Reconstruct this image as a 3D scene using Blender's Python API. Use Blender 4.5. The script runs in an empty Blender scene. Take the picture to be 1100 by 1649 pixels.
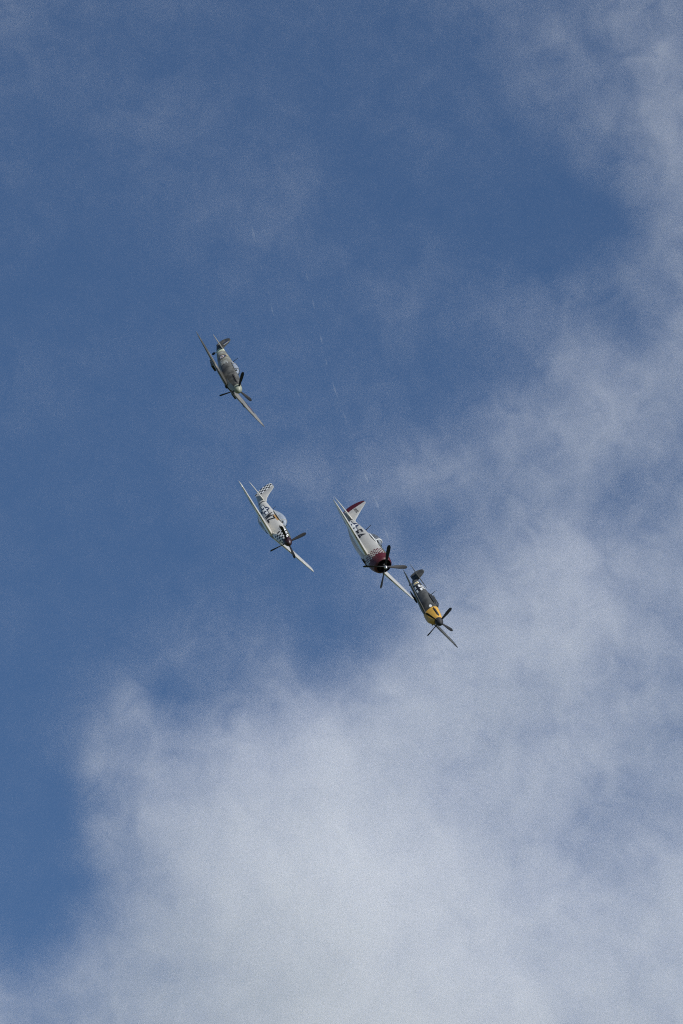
import bpy, bmesh, math, random
import numpy as np
from mathutils import Vector, Matrix, Euler

# ------------------------------------------------------------------ camera, sky, sun, exposure
scene = bpy.context.scene
col = scene.collection
R = math.radians
PITCH = R(30)                       # the camera looks up by this much
F_PX = 9800.0                       # focal length in pixels of the 1100 x 1649 photograph
cam_d = bpy.data.cameras.new('camera')
cam = bpy.data.objects.new('camera', cam_d)
col.objects.link(cam)
cam.location = (0, 0, 1.7)
cam.rotation_euler = (math.pi / 2 + PITCH, 0, 0)
cam_d.sensor_fit = 'VERTICAL'
cam_d.sensor_height = 36
cam_d.lens = F_PX / 1649 * 36
cam_d.clip_start = 0.5
cam_d.clip_end = 60000
scene.camera = cam

SUN_DIR = Vector((0.58, -0.614, 0.523)).normalized()      # towards the sun: behind the camera, to the right
elev = math.asin(SUN_DIR.z)
azim = math.atan2(SUN_DIR.x, SUN_DIR.y)
world = bpy.data.worlds.new('World')
scene.world = world
world.use_nodes = True
wn = world.node_tree
wn.nodes.clear()
sky = wn.nodes.new('ShaderNodeTexSky')
sky.sky_type = 'NISHITA'
sky.sun_disc = False
sky.sun_elevation = elev
sky.sun_rotation = azim
sky.altitude = 60
sky.air_density = 1.05
sky.dust_density = 0.0
sky.ozone_density = 7.4
bg = wn.nodes.new('ShaderNodeBackground')
bg.inputs['Strength'].default_value = 0.057
wo = wn.nodes.new('ShaderNodeOutputWorld')
wn.links.new(sky.outputs[0], bg.inputs['Color'])
wn.links.new(bg.outputs[0], wo.inputs['Surface'])

sun_d = bpy.data.lights.new('sun', 'SUN')
sun_d.energy = 3.2
sun_d.angle = R(0.53)
sun_d.color = (1.0, 0.982, 0.965)
sun = bpy.data.objects.new('sun', sun_d)
col.objects.link(sun)
sun.rotation_euler = SUN_DIR.to_track_quat('Z', 'Y').to_euler()

vs = scene.view_settings
vs.view_transform = 'Standard'
vs.look = 'None'
vs.exposure = 0.55
vs.gamma = 1.0
scene.render.dither_intensity = 2.0
vs.use_curve_mapping = False
cy = scene.cycles
cy.max_bounces = 12
cy.volume_bounces = 4
cy.use_denoising = False
cy.volume_step_rate = 30.0
cy.volume_max_steps = 256
cy.use_adaptive_sampling = False
cy.pixel_filter_type = 'BLACKMAN_HARRIS'
cy.filter_width = 1.1

# ------------------------------------------------------------------ cloud: a real body of vapour 3 km away
CAM_ROT = Euler((math.pi / 2 + PITCH, 0, 0)).to_matrix()
def place_at(px, py, dist):
    """a point of the sky dist metres away in the direction of a pixel of the 1100 x 1649 photograph"""
    v = CAM_ROT @ Vector(((px - 550) / F_PX, -(py - 824.5) / F_PX, -1.0))
    return Vector(cam.location) + v * dist

# cover of the cloud over the field, one row every 100 units, in percent
COVER = [
    [8, 8, 6, 5, 4, 4, 5, 6, 9, 14, 20, 24],
    [6, 6, 4, 3, 3, 3, 4, 5, 8, 13, 26, 34],
    [4, 4, 6, 6, 4, 3, 3, 5, 5, 8, 25, 38],
    [3, 3, 4, 6, 6, 4, 2, 2, 2, 4, 20, 40],
    [2, 2, 2, 3, 4, 3, 2, 2, 2, 3, 17, 33],
    [1, 1, 1, 2, 3, 3, 4, 4, 6, 14, 20, 35],
    [3, 3, 3, 3, 3, 3, 4, 4, 7, 25, 38, 38],
    [3, 2, 2, 3, 4, 5, 8, 10, 20, 40, 43, 36],
    [2, 2, 2, 3, 6, 7, 16, 18, 32, 47, 42, 40],
    [2, 2, 2, 2, 4, 5, 16, 34, 50, 58, 50, 46],
    [2, 2, 3, 5, 9, 9, 22, 54, 63, 63, 53, 48],
    [2, 3, 9, 11, 18, 30, 56, 68, 69, 63, 54, 46],
    [2, 5, 36, 44, 60, 74, 81, 77, 71, 63, 54, 48],
    [2, 6, 40, 64, 78, 86, 85, 78, 72, 65, 58, 54],
    [3, 6, 38, 68, 84, 89, 90, 83, 76, 70, 63, 60],
    [8, 24, 54, 78, 87, 91, 91, 87, 81, 75, 68, 68],
    [42, 52, 68, 80, 87, 91, 91, 90, 86, 82, 76, 73],
    [46, 54, 66, 78, 87, 90, 91, 90, 88, 84, 78, 75],
]
# wisps (+) and holes (-) in the bank: x, y, radius, change of cover
WISPS = [(480, 775, 32, .12), (670, 765, 38, .18), (745, 755, 30, .10), (800, 660, 30, .12), (970, 590, 45, .14), (985, 700, 45, .10), (1010, 440, 38, .12), (1045, 160, 55, .08),
         (870, 100, 55, .07), (158, 1235, 26, .22), (205, 1150, 32, .16), (275, 1065, 36, .10), (170, 1310, 26, .14), (165, 1390, 24, .10), (560, 960, 30, .07), (330, 1020, 40, .06), (435, 1040, 40, .07), (640, 490, 40, .05), (820, 505, 50, .06), (470, 330, 60, .05), (250, 195, 45, .05),
         (985, 360, 42, -.18), (1020, 505, 32, -.14), (1000, 785, 38, -.18), (890, 725, 28, -.10), (700, 880, 48, -.16), (600, 1005, 55, -.16), (535, 1080, 36, -.12), (275, 1120, 26, -.15),
         (100, 1300, 45, -.10), (130, 1440, 48, -.16), (60, 1480, 45, -.08), (1030, 1275, 50, -.14), (885, 1185, 50, -.11), (95, 1200, 26, .05), (100, 1370, 30, .06), (55, 1420, 30, .05), (760, 1285, 60, -.10), (1080, 700, 55, -.06), (730, 1240, 40, -.08),
         (960, 1330, 40, -.08), (440, 1390, 50, .05), (300, 1330, 50, .05), (880, 380, 60, -.04), (180, 1360, 30, .08), (80, 1620, 60, -.10)]
DIST = 3000.0
MPP = DIST / F_PX                   # metres per photograph pixel at the cloud
VOX = 3.3
TILT = Vector((.24, .40, .88)).normalized()    # the cloud bank leans: its face looks half towards the sun (camera axes)
DEPTH = 75.0

def build_cloud():
    a = np.array(COVER, float) / 100
    a = np.pad(a, 2, mode='reflect', reflect_type='even')
    a = np.clip(a, 0, .93)
    a[:1] *= .6; a[-1:] *= .5; a[:, -1:] *= .5; a[:, :1] *= .5
    def up(m, n):                   # Catmull-Rom along axis 0
        r = m.shape[0]
        t = np.linspace(0, r - 1, (r - 1) * n + 1)
        i = np.clip(t.astype(int), 0, r - 2); f = (t - i)[:, None]
        g = lambda k: m[np.clip(i + k, 0, r - 1)]
        p0, p1, p2, p3 = g(-1), g(0), g(1), g(2)
        return .5 * (2 * p1 + (p2 - p0) * f + (2 * p0 - 5 * p1 + 4 * p2 - p3) * f ** 2 + (3 * p1 - p0 - 3 * p2 + p3) * f ** 3)
    N = 4
    a = up(up(a, N).T, N).T
    yy, xx = np.mgrid[0:a.shape[0], 0:a.shape[1]] * (100.0 / N) - 200
    for wx, wy, wr, wv in WISPS: a = a + wv * np.exp(-((xx - wx) ** 2 + (yy - wy) ** 2) / (2 * wr * wr))
    h = np.sqrt(-np.log(1 - np.clip(a, 0.012, .93)) / 2.2)
    h[:3] *= np.array([0, .3, .7])[:, None]; h[-3:] *= np.array([.7, .3, 0])[:, None]
    h[:, :3] *= np.array([0, .3, .7]); h[:, -3:] *= np.array([.7, .3, 0])
    rows, cols = h.shape
    centre = place_at(550, 824.5, DIST)
    rot = CAM_ROT @ TILT.to_track_quat('Z', 'Y').to_matrix()
    nrm = rot @ Vector((0, 0, 1)); inv = rot.transposed()
    co = []
    for j in range(rows):
        for i in range(cols):
            v = place_at(-200 + i * 100 / N, -200 + j * 100 / N, 1.0) - cam.location
            v = v * ((centre - cam.location).dot(nrm) / v.dot(nrm)) + cam.location - centre
            co.append(tuple(inv @ v))
    co = np.array(co); co[:, 2] = 0
    X = (co[:, 0].min(), co[:, 0].max()); Y = (co[:, 1].max(), co[:, 1].min())
    idx = np.arange(rows * cols).reshape(rows, cols)
    faces = np.stack([idx[:-1, :-1].ravel(), idx[1:, :-1].ravel(), idx[1:, 1:].ravel(), idx[:-1, 1:].ravel()], 1)
    me = bpy.data.meshes.new('cloud')
    me.from_pydata(co.tolist(), [], faces.tolist())
    at = me.attributes.new('cover', 'FLOAT', 'POINT')
    at.data.foreach_set('value', h.ravel().astype(np.float32))
    ob = bpy.data.objects.new('cloud', me)
    col.objects.link(ob)
    ob.rotation_euler = rot.to_euler()
    ob.location = centre
    ob['kind'] = 'stuff'
    ob['label'] = 'soft grey-white cloud bank spreading up the right side of the blue sky'
    ob['category'] = 'cloud'

    m = bpy.data.materials.new('cloud vapour')
    m.use_nodes = True
    nt = m.node_tree; nt.nodes.clear()
    pv = nt.nodes.new('ShaderNodeVolumeScatter')
    pv.inputs['Color'].default_value = (.95, .932, 1.0, 1)
    da = nt.nodes.new('ShaderNodeAttribute'); da.attribute_name = 'density'
    ds = nt.nodes.new('ShaderNodeMath'); ds.operation = 'MULTIPLY'; ds.inputs[1].default_value = .001
    nt.links.new(da.outputs['Fac'], ds.inputs[0])
    # fine filaments, drawn out along the line of sight like the billows
    tc = nt.nodes.new('ShaderNodeTexCoord')
    mp = nt.nodes.new('ShaderNodeMapping'); mp.inputs['Scale'].default_value = (1, 1, .15)
    fn = nt.nodes.new('ShaderNodeTexNoise'); fn.inputs['Scale'].default_value = 1 / 16; fn.inputs['Detail'].default_value = 4
    fn.inputs['Roughness'].default_value = .68; fn.inputs['Distortion'].default_value = .7
    q = (TILT.to_track_quat('Z', 'Y').to_matrix().transposed() @ Vector((0, 0, 1))).to_track_quat('Z', 'Y').to_matrix().transposed().to_euler()
    mq = nt.nodes.new('ShaderNodeMapping'); mq.inputs['Rotation'].default_value = q
    nt.links.new(tc.outputs['Object'], mq.inputs['Vector']); nt.links.new(mq.outputs[0], mp.inputs['Vector']); nt.links.new(mp.outputs[0], fn.inputs['Vector'])
    rg = nt.nodes.new('ShaderNodeMapRange'); rg.inputs[1].default_value = .30; rg.inputs[2].default_value = .70
    rg.inputs[3].default_value = -.72; rg.inputs[4].default_value = .72
    am = nt.nodes.new('ShaderNodeMapRange'); am.inputs[1].default_value = 0; am.inputs[2].default_value = .015; am.inputs[3].default_value = 1; am.inputs[4].default_value = .14
    nt.links.new(ds.outputs[0], am.inputs[0])            # thick cloud is even, thin cloud stringy
    ma = nt.nodes.new('ShaderNodeMath'); ma.operation = 'MULTIPLY_ADD'; ma.inputs[2].default_value = 1
    nt.links.new(rg.outputs[0], ma.inputs[0]); nt.links.new(am.outputs[0], ma.inputs[1])
    dm = nt.nodes.new('ShaderNodeMath'); dm.operation = 'MULTIPLY'
    nt.links.new(fn.outputs[0], rg.inputs[0]); nt.links.new(ma.outputs[0], dm.inputs[0]); nt.links.new(ds.outputs[0], dm.inputs[1])
    nt.links.new(dm.outputs[0], pv.inputs['Density'])
    m.cycles.volume_sampling = 'DISTANCE'
    mo = nt.nodes.new('ShaderNodeOutputMaterial')
    nt.links.new(pv.outputs[0], mo.inputs['Volume'])
    me.materials.append(m)

    g = bpy.data.node_groups.new('cloud body', 'GeometryNodeTree')
    g.interface.new_socket('Geometry', in_out='INPUT', socket_type='NodeSocketGeometry')
    g.interface.new_socket('Geometry', in_out='OUTPUT', socket_type='NodeSocketGeometry')
    n, l = g.nodes, g.links
    def node(t, **kw):
        x = n.new(t)
        for k, v in kw.items(): setattr(x, k, v)
        return x
    def put(s, v):
        if isinstance(v, (int, float, tuple)): s.default_value = v
        else: l.new(v, s)
    def math_(op, a, b=0.0, clamp=False):
        x = node('ShaderNodeMath', operation=op, use_clamp=clamp)
        put(x.inputs[0], a); put(x.inputs[1], b)
        return x.outputs[0]
    def vec(op, a, b):
        x = node('ShaderNodeVectorMath', operation=op)
        put(x.inputs[0], a)
        if op == 'SCALE': put(x.inputs['Scale'], b)
        else: put(x.inputs[1], b)
        return x.outputs[0]
    def noise(v, size, detail, rough, color=False):
        x = node('ShaderNodeTexNoise', noise_dimensions='3D')
        put(x.inputs['Vector'], v)
        x.inputs['Scale'].default_value = 1 / size
        x.inputs['Detail'].default_value = detail
        x.inputs['Roughness'].default_value = rough
        return x.outputs['Color' if color else 0]
    gi, go = node('NodeGroupInput'), node('NodeGroupOutput')
    pos = node('GeometryNodeInputPosition').outputs[0]
    view = tuple(-(inv @ (centre - cam.location).normalized()))      # billows are drawn out along the line of sight
    dp = node('ShaderNodeVectorMath', operation='DOT_PRODUCT'); l.new(pos, dp.inputs[0]); dp.inputs[1].default_value = view
    av = node('ShaderNodeVectorMath', operation='SCALE'); av.inputs[0].default_value = view; l.new(math_('MULTIPLY', dp.outputs['Value'], .6), av.inputs['Scale'])
    pos0 = pos
    pos = vec('SUBTRACT', pos, av.outputs[0])
    warp = vec('SCALE', vec('SUBTRACT', noise(pos, 45, 4, .6, True), (.5, .5, .5)), 30.0)
    pw = vec('ADD', pos, warp)
    # straight down the line of sight onto the bank's own plane
    sep0 = node('ShaderNodeSeparateXYZ'); l.new(pos0, sep0.inputs[0])
    sl = node('ShaderNodeVectorMath', operation='SCALE'); sl.inputs[0].default_value = tuple(v / view[2] for v in view); l.new(sep0.outputs[2], sl.inputs['Scale'])
    flat = vec('MULTIPLY', vec('ADD', vec('SUBTRACT', pos0, sl.outputs[0]), warp), (1, 1, 0))
    smp = node('GeometryNodeSampleNearestSurface', data_type='FLOAT')
    at = node('GeometryNodeInputNamedAttribute', data_type='FLOAT')
    at.inputs['Name'].default_value = 'cover'
    l.new(gi.outputs[0], smp.inputs['Mesh'])
    l.new(at.outputs[0], smp.inputs['Value'])
    l.new(flat, smp.inputs['Sample Position'])
    h = smp.outputs[0]
    n1 = noise(pw, 48, 7, .66)                       # billows
    n2 = noise(vec('ADD', pos, (500, 20, 70)), 18, 4, .6)   # shreds
    amp = math_('SUBTRACT', 2.15, math_('MULTIPLY', h, 1.6))       # thin cloud is torn, thick cloud is even
    k = math_('MAXIMUM', math_('ADD', math_('MULTIPLY', math_('SUBTRACT', n1, .5), amp), .97), .12)
    hh = math_('MULTIPLY', h, k)
    hh = math_('ADD', hh, math_('MULTIPLY', math_('SUBTRACT', n2, .5), math_('MULTIPLY', h, .45)))
    sep = node('ShaderNodeSeparateXYZ'); l.new(vec('ADD', pos0, warp), sep.inputs[0])
    t = math_('DIVIDE', math_('ABSOLUTE', sep.outputs[2]), DEPTH)
    d = math_('MAXIMUM', math_('SUBTRACT', hh, t), 0.0)
    d = math_('MULTIPLY', d, 1650 / DEPTH)
    # a thin even veil fills the gaps between the billows
    d = math_('ADD', d, math_('MULTIPLY', math_('MINIMUM', math_('DIVIDE', h, .07), 1.0), 12.0 / (2.3 * DEPTH)))
    vc = node('GeometryNodeVolumeCube')
    put(vc.inputs['Density'], d)
    mn = (float(X[0]), float(Y[-1]), -1.15 * DEPTH); mx = (float(X[-1]), float(Y[0]), 1.15 * DEPTH)
    vc.inputs['Min'].default_value = mn; vc.inputs['Max'].default_value = mx
    for i, ax in enumerate('XYZ'):
        vc.inputs['Resolution ' + ax].default_value = int((mx[i] - mn[i]) / (VOX * (1.5 if ax == 'Z' else 1)))
    sm = node('GeometryNodeSetMaterial'); sm.inputs['Material'].default_value = m
    l.new(vc.outputs[0], sm.inputs[0]); l.new(sm.outputs[0], go.inputs[0])
    md = ob.modifiers.new('body', 'NODES'); md.node_group = g
    return ob
build_cloud()

# ------------------------------------------------------------------ ground far below the picture
def build_ground():
    m = bpy.data.materials.new('airfield grass'); m.use_nodes = True
    nt = m.node_tree; b = nt.nodes['Principled BSDF']
    no = nt.nodes.new('ShaderNodeTexNoise'); no.inputs['Scale'].default_value = .01; no.inputs['Detail'].default_value = 8
    tc = nt.nodes.new('ShaderNodeTexCoord'); nt.links.new(tc.outputs['Object'], no.inputs['Vector'])
    cr = nt.nodes.new('ShaderNodeValToRGB')
    cr.color_ramp.elements[0].color = (.05, .08, .025, 1); cr.color_ramp.elements[1].color = (.13, .13, .06, 1)
    nt.links.new(no.outputs[0], cr.inputs[0]); nt.links.new(cr.outputs[0], b.inputs['Base Color'])
    b.inputs['Roughness'].default_value = .95
    me = bpy.data.meshes.new('ground'); s = 20000
    me.from_pydata([(-s, -s, 0), (s, -s, 0), (s, s, 0), (-s, s, 0)], [], [(0, 1, 2, 3)])
    me.materials.append(m)
    o = bpy.data.objects.new('ground', me); col.objects.link(o); o['kind'] = 'structure'
build_ground()

# ------------------------------------------------------------------ materials of the aircraft
MATS = {}
def paint(name, rgb, rough=.45, metal=0.0, vary=.12, rgb2=None, size=.6, contrast=.5, coat=0.0):
    """paint with uneven wear; rgb2 mixes in a second colour in patches (camouflage, mottle)"""
    m = bpy.data.materials.new(name); m.use_nodes = True
    nt = m.node_tree; b = nt.nodes['Principled BSDF']; L = nt.links.new
    tc = nt.nodes.new('ShaderNodeTexCoord')
    n1 = nt.nodes.new('ShaderNodeTexNoise'); n1.inputs['Scale'].default_value = 1 / size; n1.inputs['Detail'].default_value = 3
    n2 = nt.nodes.new('ShaderNodeTexNoise'); n2.inputs['Scale'].default_value = 1.7; n2.inputs['Detail'].default_value = 5
    L(tc.outputs['Object'], n1.inputs['Vector']); L(tc.outputs['Object'], n2.inputs['Vector'])
    c2 = rgb2 or tuple(c * (1 - vary) for c in rgb)
    r1 = nt.nodes.new('ShaderNodeValToRGB')
    w = .5 * (1 - contrast) * .5
    r1.color_ramp.elements[0].position = .5 - w - .01; r1.color_ramp.elements[1].position = .5 + w + .01
    r1.color_ramp.elements[0].color = (*rgb, 1); r1.color_ramp.elements[1].color = (*c2, 1)
    L(n1.outputs[0], r1.inputs[0])
    mx = nt.nodes.new('ShaderNodeMix'); mx.data_type = 'RGBA'; mx.blend_type = 'MULTIPLY'; mx.inputs[0].default_value = 1
    r2 = nt.nodes.new('ShaderNodeValToRGB')
    r2.color_ramp.elements[0].position = .3; r2.color_ramp.elements[1].position = .65
    k = 1 - vary
    r2.color_ramp.elements[0].color = (k, k, k * .98, 1); r2.color_ramp.elements[1].color = (1, 1, 1, 1)
    L(n2.outputs[0], r2.inputs[0]); L(r1.outputs[0], mx.inputs[6]); L(r2.outputs[0], mx.inputs[7])
    L(mx.outputs[2], b.inputs['Base Color'])
    b.inputs['Roughness'].default_value = rough; b.inputs['Metallic'].default_value = metal
    b.inputs['Coat Weight'].default_value = coat
    MATS[name] = m
    return m
def glass(name, tint=(.9, .94, .96), haze_sheen=.1):
    m = bpy.data.materials.new(name); m.use_nodes = True
    nt = m.node_tree; nt.nodes.clear(); L = nt.links.new
    t = nt.nodes.new('ShaderNodeBsdfTransparent'); t.inputs[0].default_value = (*tint, 1)
    d = nt.nodes.new('ShaderNodeBsdfDiffuse'); d.inputs[0].default_value = (.72, .80, .92, 1)  # pale blue layer: dust haze plus sky reflection painted into the colour
    g = nt.nodes.new('ShaderNodeBsdfGlossy'); g.inputs['Roughness'].default_value = .04
    fr = nt.nodes.new('ShaderNodeFresnel'); fr.inputs[0].default_value = 1.6
    a = nt.nodes.new('ShaderNodeMixShader'); a.inputs[0].default_value = haze_sheen
    c = nt.nodes.new('ShaderNodeMixShader'); o = nt.nodes.new('ShaderNodeOutputMaterial')
    L(t.outputs[0], a.inputs[1]); L(d.outputs[0], a.inputs[2])
    L(fr.outputs[0], c.inputs[0]); L(a.outputs[0], c.inputs[1]); L(g.outputs[0], c.inputs[2]); L(c.outputs[0], o.inputs[0])
    MATS[name] = m
paint('silver', (.71, .685, .625), .34, .3, .2)
paint('silver_grey', (.55, .54, .50), .38, .28, .22)
paint('white', (.78, .78, .76), .4, 0, .06)
paint('black', (.018, .018, .02), .4, 0, .2)
paint('insignia_blue', (.02, .03, .07), .5, 0, .15)
paint('dark_red', (.082, .006, .011), .5, 0, .2)
paint('maroon', (.028, .006, .008), .4, 0, .2)
paint('prop_black', (.018, .019, .024), .7, 0, .25)
paint('soot', (.03, .027, .025), .8, 0, .3)
paint('rubber', (.02, .02, .02), .8)
paint('bare_metal', (.62, .61, .58), .25, .8, .15)
paint('engine_dark', (.03, .03, .032), .5, .5, .3)
paint('olive', (.075, .08, .05), .7, 0, .15)
paint('tan_leather', (.42, .24, .09), .6, 0, .2)
paint('cockpit_dark', (.03, .035, .03), .7)
paint('camouflage', (.075, .073, .062), .5, 0, .25, rgb2=(.21, .203, .185), size=1.9, contrast=.92)
paint('sea_grey', (.30, .31, .31), .55, 0, .12)
paint('spinner_green', (.31, .325, .245), .5, 0, .2)
paint('pale_green', (.56, .59, .42), .5, 0, .08)
paint('warm_grey', (.36, .345, .285), .5, 0, .25, rgb2=(.17, .166, .137), size=.6, contrast=.7)
paint('roundel_red', (.19, .05, .04), .55, 0, .15)
paint('roundel_blue', (.03, .04, .08), .55, 0, .15)
paint('roundel_yellow', (.5, .36, .07), .55, 0, .15)
paint('dull_white', (.48, .45, .42), .6)
paint('dull_yellow', (.26, .20, .09), .6)
paint('dark_camouflage', (.05, .05, .043), .5, 0, .25, rgb2=(.115, .112, .098), size=.55, contrast=.6)
paint('code_grey', (.34, .35, .33), .55, 0, .1)
paint('dark_grey_green', (.046, .047, .044), .55, 0, .3, rgb2=(.085, .086, .08), size=.45, contrast=.55)
paint('light_blue_grey', (.24, .27, .28), .55, 0, .15)
paint('yellow', (.70, .385, .06), .42, 0, .14, rgb2=(.50, .29, .06), size=.5, contrast=.2)
paint('skin', (.45, .28, .2), .6)
paint('flight_suit', (.09, .10, .06), .8)
glass('plexiglass', haze_sheen=.36)
glass('clear_plexiglass', haze_sheen=.13)
glass('dark_glazing', tint=(.55, .6, .62), haze_sheen=.06)

# ------------------------------------------------------------------ mesh helpers: x right, y forward, z up
def link(name, verts, faces, mats, parent, midx=None, smooth=True, sharp=35):
    me = bpy.data.meshes.new(name)
    me.from_pydata([tuple(map(float, v)) for v in verts], [], [tuple(map(int, f)) for f in faces])
    for m in ([mats] if isinstance(mats, str) else mats): me.materials.append(MATS[m])
    if midx is not None: me.polygons.foreach_set('material_index', midx)
    bm = bmesh.new(); bm.from_mesh(me)
    if midx is None: bmesh.ops.remove_doubles(bm, verts=bm.verts, dist=1e-5)
    bmesh.ops.recalc_face_normals(bm, faces=bm.faces); bm.to_mesh(me); bm.free()
    me.polygons.foreach_set('use_smooth', [smooth] * len(me.polygons))
    if smooth: me.set_sharp_from_angle(angle=R(sharp))
    me.update()
    o = bpy.data.objects.new(name, me); col.objects.link(o)
    o.parent = parent
    return o

class Hull:
    """a body lofted through sections (y, half width, top, bottom, height of the widest point, squareness)"""
    def __init__(self, secs):
        s = np.array(sorted(secs), float); self.y = s[:, 0]; self.v = s[:, 1:]
        d = np.gradient(self.v, self.y, axis=0)
        sl = np.diff(self.v, axis=0) / np.diff(self.y)[:, None]
        for i in range(1, len(s) - 1):          # no overshoot
            bad = sl[i - 1] * sl[i] <= 0
            d[i][bad] = 0
        self.d = d
    def at(self, y):
        y = min(max(y, self.y[0]), self.y[-1])
        i = min(max(np.searchsorted(self.y, y) - 1, 0), len(self.y) - 2)
        hh = self.y[i + 1] - self.y[i]; t = (y - self.y[i]) / hh
        return ((2*t**3 - 3*t**2 + 1) * self.v[i] + (t**3 - 2*t**2 + t) * hh * self.d[i]
                + (-2*t**3 + 3*t**2) * self.v[i+1] + (t**3 - t**2) * hh * self.d[i+1])
    def point(self, y, th, off=0.0):
        a, zt, zb, zc, n = self.at(y)
        c, s = math.cos(th), math.sin(th)
        x = math.copysign(abs(c) ** (2 / n), c) * (a + off)
        z = zc + math.copysign(abs(s) ** (2 / n), s) * ((zt - zc if s > 0 else zc - zb) + off)
        return (x, y, z)
    def side_x(self, y, z):
        a, zt, zb, zc, n = self.at(y)
        t = (z - zc) / (zt - zc) if z > zc else (zc - z) / (zc - zb)
        return a * max(0, 1 - min(t, 1) ** n) ** (1 / n)
    def mesh(self, name, y0, y1, mats, parent, rings=40, segs=48, caps=(True, True), check=None, th0=0, th1=2 * math.pi, off=0.0):
        full = abs(th1 - th0 - 2 * math.pi) < 1e-6
        ys = np.linspace(y0, y1, rings); V = []; Fc = []; mi = []
        m = segs if full else segs + 1
        for y in ys:
            for j in range(m): V.append(self.point(y, th0 + (th1 - th0) * j / segs, off))
        for i in range(rings - 1):
            for j in range(segs):
                Fc.append((i*m + j, i*m + (j+1) % m, (i+1)*m + (j+1) % m, (i+1)*m + j))
                mi.append(check(i, j) if check else 0)
        if full:
            for k, e in enumerate((0, rings - 1)):
                if caps[k]: Fc.append(tuple(e*m + j for j in range(m))); mi.append(0)
        return link(name, V, Fc, mats, parent, mi if check else None)

WASH = .05                          # wings twist nose-down towards the tip
SET = -.03                          # and are set nose-up at the root
def foil(c, t): return 5 * t * (.2969 * math.sqrt(max(c, 0)) - .126 * c - .3516 * c * c + .2843 * c ** 3 - .1036 * c ** 4)
def lifting(name, st, mat, parent, kind='h', side=1, lo=0.0, hi=1.0, n=9, cant=0.0, wash=0.0, span=1.0):
    """a wing, fin or control surface: stations (span, y of leading edge, y of trailing edge, height, thickness);
    lo / hi are chord fractions, or functions of the station when a hinge line is straight"""
    V = []; Fc = []
    for s in st:
        p, le, te, z, t = s; ch = le - te
        a = lo(s) if callable(lo) else lo; b = hi(s) if callable(hi) else hi
        ring = []
        cs = [a + (b - a) * .5 * (1 - math.cos(math.pi * i / n)) for i in range(n + 1)]
        if a > 0: cs = [a + (b - a) * i / n for i in range(n + 1)]
        for c in cs: ring.append((c, 1))
        for c in reversed(cs): ring.append((c, -1))
        for c, sg in ring:
            th = sg * max(foil(c, t) * ch, .004)
            y = le - c * ch
            V.append((side * p, y, z + th + (c - .35) * ch * (wash * p / span + (SET if wash else 0))) if kind == 'h' else (th + cant, y, p))
    m = 2 * (n + 1)
    for i in range(len(st) - 1):
        for j in range(m): Fc.append((i*m + j, i*m + (j+1) % m, (i+1)*m + (j+1) % m, (i+1)*m + j))
    Fc.append(tuple(range(m))); Fc.append(tuple((len(st)-1)*m + j for j in range(m)))
    return link(name, V, Fc, mat, parent, sharp=40)
def tube(name, pts, rad, mat, parent, segs=8, ends=True):
    V = []; Fc = []; pts = [Vector(p) for p in pts]
    rad = rad if isinstance(rad, (list, tuple)) else [rad] * len(pts)
    for i, p in enumerate(pts):
        d = (pts[min(i+1, len(pts)-1)] - pts[max(i-1, 0)]).normalized()
        u = d.cross(Vector((0, 0, 1)) if abs(d.z) < .9 else Vector((1, 0, 0))).normalized(); w = d.cross(u)
        for k in range(segs):
            a = 2 * math.pi * k / segs
            V.append(p + (u * math.cos(a) + w * math.sin(a)) * rad[i])
    for i in range(len(pts) - 1):
        for k in range(segs): Fc.append((i*segs+k, i*segs+(k+1) % segs, (i+1)*segs+(k+1) % segs, (i+1)*segs+k))
    if ends: Fc.append(tuple(range(segs))); Fc.append(tuple((len(pts)-1)*segs+k for k in range(segs)))
    return link(name, V, Fc, mat, parent, sharp=50)
def revolve(name, prof, mat, parent, segs=32, centre=(0, 0)):
    """a body of revolution about the y axis: prof is (y, radius)"""
    V = []; Fc = []
    for y, r in prof:
        for k in range(segs):
            a = 2 * math.pi * k / segs
            V.append((centre[0] + r * math.cos(a), y, centre[1] + r * math.sin(a)))
    for i in range(len(prof) - 1):
        for k in range(segs): Fc.append((i*segs+k, i*segs+(k+1) % segs, (i+1)*segs+(k+1) % segs, (i+1)*segs+k))
    Fc.append(tuple(range(segs))); Fc.append(tuple((len(prof)-1)*segs+k for k in range(segs)))
    return link(name, V, Fc, mat, parent)
def decal(name, parent, mats, shape, u0, u1, v0, v1, surf, cell=.03):
    """a painted marking laid 6 mm proud of the skin: shape(u, v) gives the paint's index or -1, surf(u, v) the point"""
    nu = max(2, int((u1 - u0) / cell)); nv = max(2, int((v1 - v0) / cell))
    ids = {}; V = []; Fc = []; mi = []
    def vid(i, j):
        if (i, j) not in ids:
            ids[i, j] = len(V); V.append(surf(u0 + (u1 - u0) * i / nu, v0 + (v1 - v0) * j / nv))
        return ids[i, j]
    for i in range(nu):
        for j in range(nv):
            k = shape(u0 + (u1 - u0) * (i + .5) / nu, v0 + (v1 - v0) * (j + .5) / nv)
            if k >= 0: Fc.append((vid(i, j), vid(i+1, j), vid(i+1, j+1), vid(i, j+1))); mi.append(k)
    if Fc: return link(name, V, Fc, mats, parent, mi)
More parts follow.
